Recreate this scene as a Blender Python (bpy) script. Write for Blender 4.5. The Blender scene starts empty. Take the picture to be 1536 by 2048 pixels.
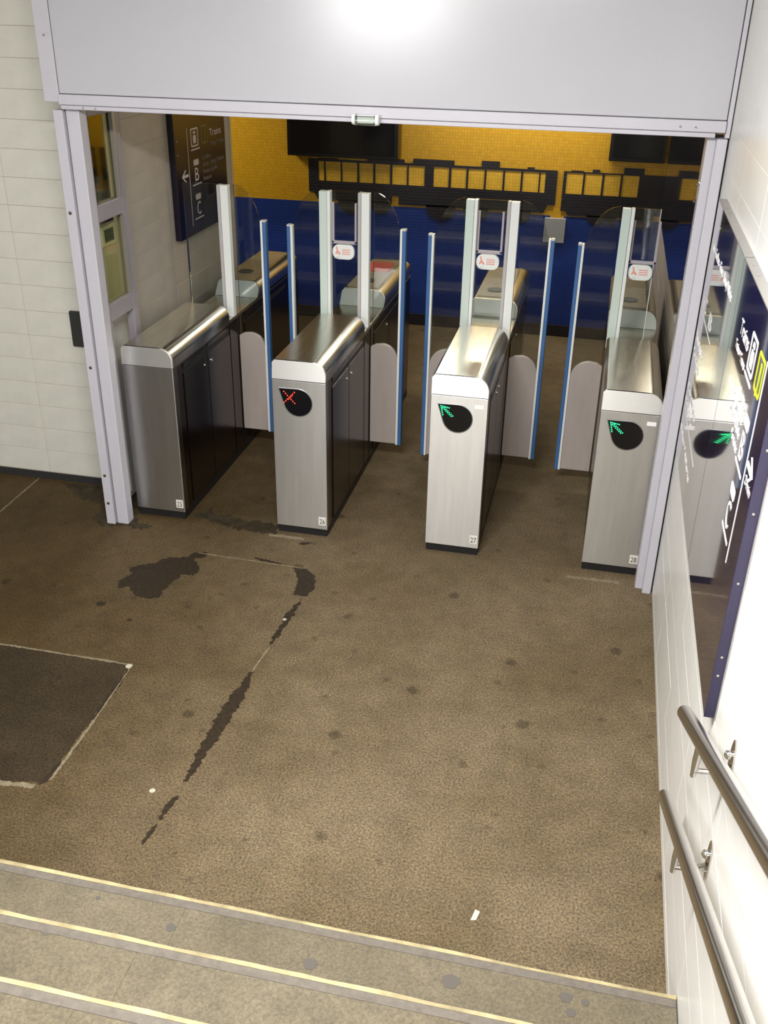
import bpy, math, random
from mathutils import Vector, Matrix

SC = bpy.context.scene
COL = SC.collection
rnd = random.Random(7)

# ------------------------------------------------------------------ camera
cam_data = bpy.data.cameras.new('camera')
cam = bpy.data.objects.new('camera', cam_data)
COL.objects.link(cam)
R_ = Vector((0.97586222, 0.21776739, 0.01644072))
U_ = Vector((-0.11648014, 0.45533387, 0.88266836))
F_ = Vector((-0.18473037, 0.86327773, -0.4697087))
m = Matrix.Identity(4)
for i in range(3):
    m[i][0] = R_[i]; m[i][1] = U_[i]; m[i][2] = -F_[i]
m[0][3], m[1][3], m[2][3] = 2.402442, -4.51501847, 2.65864085
cam.matrix_world = m
cam_data.sensor_fit = 'HORIZONTAL'
cam_data.sensor_width = 36.0
cam_data.lens = 1951.697 / 1536 * 36.0
cam_data.clip_start = 0.05
SC.camera = cam

# ------------------------------------------------------------------ world, exposure
world = bpy.data.worlds.new('world')
SC.world = world
world.use_nodes = True
bg = world.node_tree.nodes['Background']
bg.inputs[0].default_value = (0.80, 0.88, 1.0, 1)
bg.inputs[1].default_value = 0.20
SC.view_settings.view_transform = 'Standard'
SC.view_settings.look = 'None'
SC.view_settings.gamma = 1.0
SC.view_settings.use_curve_mapping = False
SC.view_settings.exposure = 0.45

# name, centre, aim point, size x, size y, watts, colour   (each has a luminaire body built below)
LAMPS = [
    ('stair lamp', (1.62, -3.0, 3.12), (1.62, -2.7, 0.0), 1.15, 0.28, 145, (1.0, 0.98, 0.94)),
    ('added panel glow light', (0.08, -6.3, 2.62), (1.42, -0.16, 2.57), 1.10, 0.46, 62, (1.0, 0.99, 0.97)),  # added, out of view: placed and sized for its glow on the shutter panel
    ('side lamp', (-1.9, -1.2, 3.10), (-0.6, 0.3, 1.3), 1.1, 0.25, 5, (1.0, 0.94, 0.80)),
    ('hall lamp', (1.5, 0.95, 2.545), (1.5, 0.95, 0.0), 1.9, 0.16, 4, (1.0, 0.84, 0.52)),
    ('hall lamp', (1.75, 3.62, 2.40), (1.75, 2.9, 0.0), 1.7, 0.14, 24, (1.0, 0.92, 0.74)),
    ('added wall wash light', (-1.55, 2.9, 2.50), (-1.0, 3.6, 0.0), 1.0, 0.16, 22, (1.0, 0.90, 0.70)),  # added, out of view: brightens the left part of the yellow wall
]

# ------------------------------------------------------------------ materials
MATS = {}
def mat(name, col, rough=0.6, metal=0.0, var=0.0, vscale=6.0, bump=0.0, bscale=80.0, spec=0.5, emis=0.0,
        aniso=0.0, stretch=(1, 1, 1), coat=0.0, col2=None, tangent=None):
    if name in MATS: return MATS[name]
    M = bpy.data.materials.new(name); M.use_nodes = True
    nt = M.node_tree; N = nt.nodes; L = nt.links
    b = N['Principled BSDF']
    b.inputs['Base Color'].default_value = (*col, 1)
    b.inputs['Roughness'].default_value = rough
    b.inputs['Metallic'].default_value = metal
    b.inputs['Specular IOR Level'].default_value = spec
    b.inputs['Anisotropic'].default_value = aniso
    b.inputs['Coat Weight'].default_value = coat
    if tangent:
        tv = N.new('ShaderNodeCombineXYZ')
        for q in range(3): tv.inputs[q].default_value = tangent[q]
        L.new(tv.outputs[0], b.inputs['Tangent'])
    if emis:
        b.inputs['Emission Color'].default_value = (*col, 1)
        b.inputs['Emission Strength'].default_value = emis
    if var or bump:
        tc = N.new('ShaderNodeTexCoord'); mp = N.new('ShaderNodeMapping')
        mp.inputs['Scale'].default_value = stretch
        L.new(tc.outputs['Object'], mp.inputs['Vector'])
    if var:
        n = N.new('ShaderNodeTexNoise'); n.inputs['Scale'].default_value = vscale
        n.inputs['Detail'].default_value = 6; n.inputs['Roughness'].default_value = 0.65
        L.new(mp.outputs[0], n.inputs['Vector'])
        r = N.new('ShaderNodeValToRGB')
        r.color_ramp.elements[0].position = 0.3; r.color_ramp.elements[1].position = 0.7
        c2 = col2 if col2 else tuple(c * (1 - var) for c in col)
        r.color_ramp.elements[0].color = (*c2, 1)
        r.color_ramp.elements[1].color = (*[min(1, c * (1 + var * 0.4)) for c in col], 1)
        L.new(n.outputs['Fac'], r.inputs['Fac']); L.new(r.outputs[0], b.inputs['Base Color'])
    if bump:
        n2 = N.new('ShaderNodeTexNoise'); n2.inputs['Scale'].default_value = bscale
        n2.inputs['Detail'].default_value = 4
        L.new(mp.outputs[0], n2.inputs['Vector'])
        bp = N.new('ShaderNodeBump'); bp.inputs['Strength'].default_value = bump
        bp.inputs['Distance'].default_value = 0.004
        L.new(n2.outputs['Fac'], bp.inputs['Height']); L.new(bp.outputs[0], b.inputs['Normal'])
    MATS[name] = M
    return M

def glass(name, tint=(0.90, 0.93, 0.92), gloss=1.0, ior=1.5):
    M = bpy.data.materials.new(name); M.use_nodes = True
    nt = M.node_tree; N = nt.nodes; L = nt.links
    N.remove(N['Principled BSDF'])
    t = N.new('ShaderNodeBsdfTransparent'); t.inputs[0].default_value = (*tint, 1)
    g = N.new('ShaderNodeBsdfGlossy'); g.inputs['Roughness'].default_value = 0.03
    fr = N.new('ShaderNodeFresnel'); fr.inputs[0].default_value = ior
    mx = N.new('ShaderNodeMixShader')
    ml = N.new('ShaderNodeMath'); ml.operation = 'MULTIPLY'; ml.inputs[1].default_value = gloss
    L.new(fr.outputs[0], ml.inputs[0]); L.new(ml.outputs[0], mx.inputs[0])
    L.new(t.outputs[0], mx.inputs[1]); L.new(g.outputs[0], mx.inputs[2])
    L.new(mx.outputs[0], N['Material Output'].inputs[0])
    return M

def mosaic(name, col, grout, size=0.025, rough=0.35):
    M = bpy.data.materials.new(name); M.use_nodes = True
    nt = M.node_tree; N = nt.nodes; L = nt.links
    b = N['Principled BSDF']; b.inputs['Roughness'].default_value = rough
    tc = N.new('ShaderNodeTexCoord'); sp = N.new('ShaderNodeSeparateXYZ'); cb = N.new('ShaderNodeCombineXYZ')
    L.new(tc.outputs['Object'], sp.inputs[0]); L.new(sp.outputs[0], cb.inputs[0]); L.new(sp.outputs[2], cb.inputs[1])
    br = N.new('ShaderNodeTexBrick'); br.offset = 0.0; br.squash = 1.0
    br.inputs['Scale'].default_value = 1.0
    br.inputs['Brick Width'].default_value = size; br.inputs['Row Height'].default_value = size
    br.inputs['Mortar Size'].default_value = 0.0016; br.inputs['Mortar Smooth'].default_value = 0.3
    br.inputs['Color1'].default_value = (*col, 1)
    br.inputs['Color2'].default_value = (*[c * 0.86 for c in col], 1)
    br.inputs['Mortar'].default_value = (*grout, 1)
    L.new(cb.outputs[0], br.inputs['Vector']); L.new(br.outputs['Color'], b.inputs['Base Color'])
    bp = N.new('ShaderNodeBump'); bp.inputs['Strength'].default_value = 0.5; bp.inputs['Distance'].default_value = 0.002
    bp.invert = True
    L.new(br.outputs['Fac'], bp.inputs['Height']); L.new(bp.outputs[0], b.inputs['Normal'])
    return M

def floor_mat(name, base, dark, spot=1.0, seed=0.0, fine_c=1.0, grime=False):
    """worn asphalt / concrete: fine speckle, blotches, chewing-gum spots"""
    M = bpy.data.materials.new(name); M.use_nodes = True
    nt = M.node_tree; N = nt.nodes; L = nt.links
    b = N['Principled BSDF']; b.inputs['Roughness'].default_value = 0.72
    b.inputs['Specular IOR Level'].default_value = 0.18
    tc = N.new('ShaderNodeTexCoord'); mp = N.new('ShaderNodeMapping'); mp.inputs['Location'].default_value = (seed, seed, 0)
    L.new(tc.outputs['Object'], mp.inputs[0])
    def noise(sc, det=6, rg=0.6):
        n = N.new('ShaderNodeTexNoise'); n.inputs['Scale'].default_value = sc
        n.inputs['Detail'].default_value = det; n.inputs['Roughness'].default_value = rg
        L.new(mp.outputs[0], n.inputs['Vector']); return n
    def ramp(src, p0, c0, p1, c1):
        r = N.new('ShaderNodeValToRGB')
        r.color_ramp.elements[0].position = p0; r.color_ramp.elements[1].position = p1
        r.color_ramp.elements[0].color = (*c0, 1); r.color_ramp.elements[1].color = (*c1, 1)
        L.new(src, r.inputs[0]); return r
    def mult(a, bb, f=1.0):
        x = N.new('ShaderNodeMixRGB'); x.blend_type = 'MULTIPLY'; x.inputs[0].default_value = f
        L.new(a, x.inputs[1]); L.new(bb, x.inputs[2]); return x
    big = noise(1.3, 4); A = ramp(big.outputs['Fac'], 0.38, dark, 0.62, base)
    mid = noise(9, 6, 0.7); Bm = ramp(mid.outputs['Fac'], 0.35, (0.82, 0.82, 0.82), 0.65, (1.08, 1.06, 1.04))
    fine = noise(120, 4, 0.75); Cm = ramp(fine.outputs['Fac'], 0.38, (0.42, 0.42, 0.44), 0.62, (1.32, 1.28, 1.20))
    x = mult(A.outputs[0], Bm.outputs[0]); x = mult(x.outputs[0], Cm.outputs[0], fine_c)
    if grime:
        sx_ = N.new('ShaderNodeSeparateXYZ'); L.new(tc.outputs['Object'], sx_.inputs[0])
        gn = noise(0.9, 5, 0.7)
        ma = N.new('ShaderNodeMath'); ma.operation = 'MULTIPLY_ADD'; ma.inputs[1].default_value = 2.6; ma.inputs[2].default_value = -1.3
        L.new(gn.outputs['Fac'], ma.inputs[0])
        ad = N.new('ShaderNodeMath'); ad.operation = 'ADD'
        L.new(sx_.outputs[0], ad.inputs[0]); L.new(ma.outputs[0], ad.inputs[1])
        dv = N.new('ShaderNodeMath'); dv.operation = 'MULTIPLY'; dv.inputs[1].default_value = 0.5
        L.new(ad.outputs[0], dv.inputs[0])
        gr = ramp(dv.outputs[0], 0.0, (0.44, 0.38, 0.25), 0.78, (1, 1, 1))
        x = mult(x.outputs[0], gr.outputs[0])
    wob = noise(25, 2)
    mx = N.new('ShaderNodeMixRGB'); mx.inputs[0].default_value = 0.035
    L.new(mp.outputs[0], mx.inputs[1]); L.new(wob.outputs['Color'], mx.inputs[2])
    for sc, thr, dk in ((3.1, 0.085, 0.55), (6.7, 0.10, 0.70)):
        v = N.new('ShaderNodeTexVoronoi'); v.inputs['Scale'].default_value = sc
        L.new(mx.outputs[0], v.inputs['Vector'])
        rv = ramp(v.outputs['Distance'], thr * 0.7, (dk, dk, dk), thr * 1.25, (1, 1, 1))
        x = mult(x.outputs[0], rv.outputs[0], spot)
    L.new(x.outputs[0], b.inputs['Base Color'])
    bp = N.new('ShaderNodeBump'); bp.inputs['Strength'].default_value = 0.55; bp.inputs['Distance'].default_value = 0.003
    L.new(fine.outputs['Fac'], bp.inputs['Height']); L.new(bp.outputs[0], b.inputs['Normal'])
    return M

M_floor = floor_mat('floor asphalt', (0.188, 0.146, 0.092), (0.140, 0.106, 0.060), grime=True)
M_slab = floor_mat('dark slab', (0.052, 0.037, 0.021), (0.036, 0.026, 0.014), seed=3.3)
M_step = floor_mat('step stone', (0.180, 0.156, 0.112), (0.145, 0.125, 0.086), seed=7.1, fine_c=0.45, spot=0.5)
M_wet = mat('damp asphalt', (0.034, 0.024, 0.014), 0.6, spec=0.15, var=0.5, vscale=60, bump=0.6, bscale=170)
M_dirt_shade = mat('grimy and shaded asphalt', (0.050, 0.038, 0.022), 0.8, spec=0.15, var=0.6, vscale=20, bump=0.6, bscale=170)
M_joint = mat('worn joint', (0.21, 0.17, 0.105), 0.8, var=0.4, vscale=40)
M_nosing = mat('chipped nosing', (0.40, 0.335, 0.18), 0.6, var=0.6, vscale=9, bump=0.5, bscale=60, col2=(0.20, 0.165, 0.09))
M_grip = mat('grey grip band', (0.150, 0.130, 0.108), 0.85, var=0.25, vscale=40, bump=0.5, bscale=200)
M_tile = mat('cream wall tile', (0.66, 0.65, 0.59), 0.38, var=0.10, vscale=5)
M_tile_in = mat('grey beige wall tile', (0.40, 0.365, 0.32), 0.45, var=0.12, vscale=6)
M_tile_r = mat('white wall tile', (0.83, 0.83, 0.81), 0.30, var=0.05, vscale=5)
M_grout = mat('grout', (0.42, 0.39, 0.31), 0.9)
M_grout_l = mat('light grout', (0.84, 0.84, 0.81), 0.9)
M_paint = mat('lilac grey paint', (0.50, 0.49, 0.545), 0.34, var=0.05, vscale=4, bump=0.05, bscale=300)
M_frame_shaded = mat('shaded mauve frame paint', (0.30, 0.275, 0.31), 0.4, var=0.08, vscale=6)  # mauve paint darkened: shade under the lintel is mixed into the colour
M_panel = mat('lilac grey panel', (0.46, 0.46, 0.50), 0.22, var=0.03, vscale=2)
M_dark = mat('dark gap', (0.02, 0.018, 0.02), 0.8)
M_steel = mat('brushed steel', (0.70, 0.695, 0.68), 0.37, 1.0, var=0.10, vscale=2.0, bump=0.03, bscale=160, aniso=0.85, stretch=(14, 1, 1), tangent=(0, 0, 1))
M_hood = mat('hood steel', (0.66, 0.64, 0.58), 0.22, 1.0, var=0.16, vscale=4, bump=0.03, bscale=160, stretch=(14, 1, 1))
M_side = mat('dark side steel', (0.12, 0.10, 0.098), 0.22, 1.0, var=0.15, vscale=3, bump=0.03, bscale=120)
M_sidetrim = mat('side trim steel', (0.34, 0.31, 0.29), 0.28, 1.0)
M_plinth = mat('black plinth', (0.012, 0.012, 0.013), 0.45)
M_fascia = mat('pale fascia', (0.92, 0.92, 0.90), 0.42, 0.9, var=0.03, aniso=0.8, tangent=(0, 0, 1))
M_black = mat('black glass', (0.004, 0.004, 0.006), 0.12)
M_white = mat('white plastic', (0.80, 0.83, 0.82), 0.35)
M_green_w = mat('greenish white plastic', (0.60, 0.70, 0.65), 0.3)
M_postgrey = mat('post grey', (0.47, 0.45, 0.46), 0.4)
M_blue = mat('blue bumper', (0.055, 0.15, 0.37), 0.4, var=0.1)
M_leaf = mat('pinkish grey leaf panel', (0.43, 0.375, 0.345), 0.42, var=0.10, vscale=3, stretch=(6, 1, 1))
M_cap = mat('grey cap', (0.60, 0.61, 0.63), 0.35)
M_lilacbar = mat('grey lilac bar', (0.42, 0.38, 0.42), 0.35)
M_rearface = mat('pale grey hood face', (0.52, 0.55, 0.53), 0.4, var=0.05)
M_beige_top = mat('validator top', (0.30, 0.23, 0.13), 0.45, var=0.25, vscale=12)
M_red = mat('red print', (0.55, 0.07, 0.05), 0.5)
M_palered = mat('pale red print', (0.80, 0.33, 0.27), 0.6)
M_ink = mat('black ink', (0.03, 0.03, 0.03), 0.6)
M_sticker = mat('sticker', (0.70, 0.68, 0.63), 0.5)
M_print = mat('white print', (0.86, 0.86, 0.88), 0.4)
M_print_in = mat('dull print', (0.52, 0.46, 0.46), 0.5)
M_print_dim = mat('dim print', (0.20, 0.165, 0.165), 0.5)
M_lime = mat('lime print', (0.56, 0.62, 0.02), 0.4)
M_olive = mat('olive print', (0.10, 0.11, 0.01), 0.4)
M_navy = mat('navy glossy board', (0.016, 0.010, 0.045), 0.06, spec=0.9, coat=1.0)
M_navy_edge = mat('navy board edge', (0.028, 0.024, 0.060), 0.25, var=0.15)
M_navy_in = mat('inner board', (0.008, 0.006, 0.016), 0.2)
M_alu = mat('aluminium edge', (0.40, 0.385, 0.375), 0.35, 0.6)
M_rail = mat('satin steel rail', (0.66, 0.635, 0.61), 0.20, 1.0, var=0.08, vscale=6)
M_bolt = mat('dark bolt', (0.12, 0.09, 0.07), 0.4, 0.7)
M_chrome = mat('chrome', (0.85, 0.85, 0.83), 0.12, 1.0)
M_yellow = mosaic('yellow mosaic', (0.64, 0.355, 0.012), (0.42, 0.24, 0.02))
M_yellow_w = mosaic('pale yellow mosaic', (0.78, 0.47, 0.04), (0.50, 0.32, 0.03))
M_bluem = mosaic('blue mosaic', (0.008, 0.034, 0.24), (0.012, 0.035, 0.15))
M_nightm = mosaic('near black mosaic', (0.012, 0.010, 0.016), (0.02, 0.018, 0.022))
M_screen = mat('screen housing', (0.006, 0.006, 0.008), 0.25)
M_ceil = mat('ceiling paint', (0.55, 0.54, 0.50), 0.8)
M_wallpaint = mat('plain wall', (0.55, 0.54, 0.48), 0.7)
M_led_r = mat('red led', (1.0, 0.04, 0.02), 0.4, emis=3.0)
M_led_g = mat('green led', (0.02, 0.75, 0.25), 0.4, emis=1.6)
M_lampon = mat('lit diffuser', (1.0, 0.98, 0.93), 0.4, emis=6.0)
M_glass = glass('gate glass', (0.86, 0.89, 0.89))
M_pane = glass('window pane', (0.92, 0.91, 0.74), gloss=0.25)
M_clear = glass('clear plastic', (0.80, 0.84, 0.80), gloss=3.0)
M_gasket = mat('black gasket', (0.01, 0.01, 0.011), 0.5)
M_gum = mat('pale gum', (0.42, 0.40, 0.30), 0.7)
M_paper = mat('paper scrap', (0.62, 0.55, 0.40), 0.7)

# ------------------------------------------------------------------ mesh helpers
class MB:
    def __init__(s): s.v = []; s.f = []
    def box(s, x0, x1, y0, y1, z0, z1):
        n = len(s.v)
        s.v += [(x0,y0,z0),(x1,y0,z0),(x1,y1,z0),(x0,y1,z0),(x0,y0,z1),(x1,y0,z1),(x1,y1,z1),(x0,y1,z1)]
        s.f += [tuple(n+i for i in q) for q in ((0,3,2,1),(4,5,6,7),(0,1,5,4),(1,2,6,5),(2,3,7,6),(3,0,4,7))]
        return s
    def prism(s, pts, axis, a, b):
        """extrude a 2-D polygon. axis 'y': pts=(x,z); 'x': pts=(y,z); 'z': pts=(x,y)"""
        def P(p, t):
            return (p[0], t, p[1]) if axis == 'y' else (t, p[0], p[1]) if axis == 'x' else (p[0], p[1], t)
        n = len(s.v); k = len(pts)
        s.v += [P(p, a) for p in pts] + [P(p, b) for p in pts]
        s.f.append(tuple(n+i for i in range(k))); s.f.append(tuple(n+k+i for i in reversed(range(k))))
        for i in range(k):
            j = (i+1) % k
            s.f.append((n+j, n+i, n+k+i, n+k+j))
        return s
    def tube(s, path, r, seg=16, caps=True):
        path = [Vector(p) for p in path]; rs = r if isinstance(r, (list, tuple)) else [r]*len(path)
        base = len(s.v); up = Vector((0.02, 0.03, 1))
        for i, p in enumerate(path):
            t = (path[min(i+1, len(path)-1)] - path[max(i-1, 0)]).normalized()
            a = t.cross(up)
            if a.length < 0.05: a = t.cross(Vector((1, 0, 0)))
            a.normalize(); b = a.cross(t).normalized()
            for k in range(seg):
                w = 2*math.pi*k/seg
                s.v.append(tuple(p + a*math.cos(w)*rs[i] + b*math.sin(w)*rs[i]))
        for i in range(len(path)-1):
            for k in range(seg):
                q = (k+1) % seg
                s.f.append((base+i*seg+k, base+i*seg+q, base+(i+1)*seg+q, base+(i+1)*seg+k))
        if caps:
            s.f.append(tuple(base+k for k in reversed(range(seg))))
            s.f.append(tuple(base+(len(path)-1)*seg+k for k in range(seg)))
        return s
    def ball(s, c, r, seg=10, ring=6, sc=(1, 1, 1)):
        n = len(s.v)
        s.v.append((c[0], c[1], c[2]+r*sc[2]))
        for i in range(1, ring):
            th = math.pi*i/ring
            for k in range(seg):
                w = 2*math.pi*k/seg
                s.v.append((c[0]+r*sc[0]*math.sin(th)*math.cos(w), c[1]+r*sc[1]*math.sin(th)*math.sin(w), c[2]+r*sc[2]*math.cos(th)))
        s.v.append((c[0], c[1], c[2]-r*sc[2])); e = len(s.v)-1
        for k in range(seg):
            q = (k+1) % seg
            s.f.append((n, n+1+k, n+1+q)); s.f.append((e, e-seg+q, e-seg+k))
        for i in range(ring-2):
            for k in range(seg):
                q = (k+1) % seg
                s.f.append((n+1+i*seg+k, n+1+(i+1)*seg+k, n+1+(i+1)*seg+q, n+1+i*seg+q))
        return s
    def build(s, name, material, parent=None, bevel=0.0, smooth=False, kind=None, label=None, fix=True):
        me = bpy.data.meshes.new(name); me.from_pydata(s.v, [], s.f); me.update()
        if fix:
            import bmesh
            b = bmesh.new(); b.from_mesh(me); bmesh.ops.recalc_face_normals(b, faces=b.faces)
            if bevel:
                ed = [e for e in b.edges if len(e.link_faces) == 2 and e.calc_face_angle(0) > 0.6]
                bmesh.ops.bevel(b, geom=ed, offset=bevel, segments=2, profile=0.5, affect='EDGES', clamp_overlap=True)
            b.to_mesh(me); b.free()
        if smooth:
            for p in me.polygons: p.use_smooth = True
            me.set_sharp_from_angle(angle=math.radians(38))
        me.materials.append(material)
        o = bpy.data.objects.new(name, me); COL.objects.link(o)
        if parent: o.parent = parent
        if kind: o['kind'] = kind
        if label: o['label'] = label
        return o

def thing(name, label, cat, loc=(0, 0, 0), group=None):
    o = bpy.data.objects.new(name, None); COL.objects.link(o); o.location = loc
    o.empty_display_size = 0.1
    o['label'] = label; o['category'] = cat
    if group: o['group'] = group
    return o
def tag(o, label, cat, group=None):
    o['label'] = label; o['category'] = cat
    if group: o['group'] = group
    return o
def structure(o): o['kind'] = 'structure'; return o

def text(name, s, size, mtl, parent, origin, ux, uz, align='LEFT', thick=0.0008, squash=1.0, label=None):
    """flat lettering; origin = baseline start; ux reading direction, uz up (unit vectors)"""
    cu = bpy.data.curves.new('lettering', 'FONT'); cu.body = s; cu.size = size
    cu.align_x = align; cu.extrude = thick; cu.resolution_u = 3
    tmp = bpy.data.objects.new('lettering', cu); COL.objects.link(tmp)
    dg = bpy.context.evaluated_depsgraph_get(); dg.update()
    me = bpy.data.meshes.new_from_object(tmp.evaluated_get(dg))
    bpy.data.objects.remove(tmp); bpy.data.curves.remove(cu)
    ux = Vector(ux); uz = Vector(uz); un = ux.cross(uz)
    T = Matrix((ux*squash, uz, un)).transposed()
    me.transform(T.to_4x4()); me.transform(Matrix.Translation(Vector(origin)))
    me.materials.clear(); me.materials.append(mtl); me.name = name
    o = bpy.data.objects.new(name, me); COL.objects.link(o); o.parent = parent
    if label: o['label'] = label
    return o

def arc(cx, cz, rx, rz, a0, a1, n):
    return [(cx+rx*math.cos(math.radians(a0+(a1-a0)*i/n)), cz+rz*math.sin(math.radians(a0+(a1-a0)*i/n))) for i in range(n+1)]
def rrect(x0, x1, z0, z1, r, n=4):
    return (arc(x1-r, z1-r, r, r, 0, 90, n) + arc(x0+r, z1-r, r, r, 90, 180, n) +
            arc(x0+r, z0+r, r, r, 180, 270, n) + arc(x1-r, z0+r, r, r, 270, 360, n))

# ------------------------------------------------------------------ the setting
XR = 2.86                      # face of the right wall
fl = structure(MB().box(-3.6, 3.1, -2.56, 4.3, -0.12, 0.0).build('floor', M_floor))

def jag(outline, amp, sub=7, seed=1):
    """ragged outline through the given points"""
    r = random.Random(seed); out = []
    n = len(outline)
    for i in range(n):
        a = Vector(outline[i]); b = Vector(outline[(i+1) % n]); L = (b-a).length
        k = max(1, int(L/0.007)); nrm = Vector((-(b-a).y, (b-a).x)).normalized() if L else Vector((0, 0))
        off = 0
        for j in range(k):
            off = off*0.55 + r.uniform(-amp, amp)
            p = a.lerp(b, j/k) + nrm*off
            out.append((p.x, p.y))
    return out
def patch(name, outline, amp, mtl, seed, h=0.0012, z=0.0):
    """a thin film lying on the floor"""
    import bmesh
    pts = jag(outline, amp, seed=seed)
    bm_ = bmesh.new()
    vs = [bm_.verts.new((x, y, z+h)) for x, y in pts]
    f = bm_.faces.new(vs)
    if f.normal.z < 0: f.normal_flip()
    ex = bmesh.ops.extrude_face_region(bm_, geom=[f])
    for g in ex['geom']:
        if isinstance(g, bmesh.types.BMVert): g.co.z = z - 0.004
    bmesh.ops.triangulate(bm_, faces=[q for q in bm_.faces if len(q.verts) > 4])
    bmesh.ops.recalc_face_normals(bm_, faces=bm_.faces)
    me = bpy.data.meshes.new(name); bm_.to_mesh(me); bm_.free()
    me.materials.append(mtl)
    o = bpy.data.objects.new(name, me); COL.objects.link(o); o.parent = fl
    return o

# the dark recessed slab at the left and its worn edges
slab = patch('floor_slab', [(0.575, -1.325), (0.592, -2.075), (0.44, -2.10), (0.18, -2.09), (0.02, -2.05), (-0.6, -2.06), (-1.6, -2.06), (-1.6, -1.32), (-0.2, -1.316)], 0.004, M_slab, 3, h=0.0008)
slab['label'] = 'darker square slab set in the floor'
for pts, w in (([( -1.6, -1.315), (0.585, -1.321)], 0.010), ([(0.588, -1.32), (0.600, -1.70)], 0.006), ([(0.600, -1.70), (0.602, -2.06)], 0.012), ([(0.56, -2.10), (0.44, -2.115), (0.30, -2.105), (0.1, -2.06), (-0.5, -2.06)], 0.02),
               ([(-0.785, 0.275), (-0.765, -0.50)], 0.008), ([(0.50, -0.33), (1.10, -0.345)], 0.006), ([(1.135, -1.05), (1.118, -1.24)], 0.008)):
    a = [Vector(p) for p in pts]
    o1 = []; o2 = []
    for i, p in enumerate(a):
        t = (a[min(i+1, len(a)-1)] - a[max(i-1, 0)]).normalized(); nn = Vector((-t.y, t.x))*w*0.5
        o1.append(tuple(p+nn)); o2.append(tuple(p-nn))
    patch('floor_joint', o1 + o2[::-1], w*0.22, M_joint, len(o1)+int(w*1000), h=0.0022)
# damp stains
patch('damp_stain', [(0.215, -0.70), (0.245, -0.60), (0.20, -0.55), (0.30, -0.50), (0.36, -0.42), (0.45, -0.385), (0.47, -0.33), (0.54, -0.315), (0.55, -0.36),
                     (0.50, -0.40), (0.56, -0.47), (0.565, -0.545), (0.50, -0.555), (0.485, -0.64), (0.47, -0.70), (0.475, -0.785), (0.41, -0.80), (0.34, -0.785), (0.29, -0.72), (0.25, -0.745)], 0.0075, M_wet, 11, h=0.0015)
patch('damp_stain', [(1.035, -0.355), (1.10, -0.345), (1.165, -0.40), (1.20, -0.52), (1.17, -0.60), (1.11, -0.60), (1.095, -0.50), (1.075, -0.42)], 0.006, M_wet, 12)
def streak(ax, ay, bx, by, w, seed):
    a = Vector((ax, ay)); b = Vector((bx, by)); t = (b-a).normalized(); n = Vector((-t.y, t.x))
    L_ = [(0, .15), (.2, .8), (.45, 1), (.7, .8), (.9, .45), (1, .1)]
    p = [tuple(a.lerp(b, s)+n*w*q*.5) for s, q in L_] + [tuple(a.lerp(b, s)-n*w*q*.5) for s, q in reversed(L_)]
    patch('damp_stain', p, min(0.007, w*.2), M_wet, seed)
streak(1.160, -0.62, 1.130, -1.03, 0.034, 21)
streak(1.120, -1.24, 1.096, -1.95, 0.062, 22)
streak(1.098, -2.02, 1.086, -2.15, 0.026, 23)
streak(1.084, -2.17, 1.074, -2.27, 0.018, 24)
streak(0.585, -1.34, 0.590, -1.72, 0.024, 25)
streak(0.594, -1.95, 0.575, -2.09, 0.022, 26)
streak(0.80, -0.305, 0.965, -0.335, 0.022, 27)
streak(0.985, -0.10, 1.06, -0.08, 0.03, 28)
for x, y, r_ in ((0.225, -0.905, 0.02), (0.42, -1.0, 0.010), (0.25, -0.735, 0.015)):
    patch('damp_stain', [(x+r_*1.3*math.cos(k), y+r_*math.sin(k)) for k in (0, 1, 2, 3, 4, 5)], 0.003, M_wet, int(x*100))
# grime round the foot of the door frame
patch('grime_shade_patch', [(-0.62, 0.26), (-0.05, 0.27), (-0.02, -0.02), (0.05, -0.10), (0.14, -0.12), (0.10, -0.17), (-0.05, -0.15), (-0.12, -0.19), (-0.22, -0.12), (-0.25, 0.05), (-0.45, 0.12)], 0.014, M_dirt_shade, 31, h=0.0010)
patch('grime_shade_patch', [(0.30, 0.05), (0.36, 0.16), (0.46, 0.10), (0.83, 0.07), (0.83, -0.04), (0.6, -0.03), (0.42, 0.02)], 0.012, M_dirt_shade, 32, h=0.0010)  # shadow of the lintel across the first lane, painted as a dark film
# pale sockets of the shutter in front of the gates
for x0, x1, y in ((0.80, 1.00, -0.05), (2.43, 2.70, -0.09)):
    patch('shutter_socket', [(x0, y-0.012), (x1, y-0.012), (x1, y+0.012), (x0, y+0.012)], 0.004, M_joint, 41, h=0.003)
for n_, (x, y, r_, mm) in enumerate(((1.0, -2.02, 0.012, M_gum), (1.135, -0.82, 0.010, M_gum), (0.577, -1.335, 0.016, M_gum))):
    patch('gum_spot', [(x+r_*math.cos(k), y+r_*math.sin(k)) for k in (0, 1, 2, 3, 4, 5)], 0.001, mm, 50+n_, h=0.003)

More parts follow.
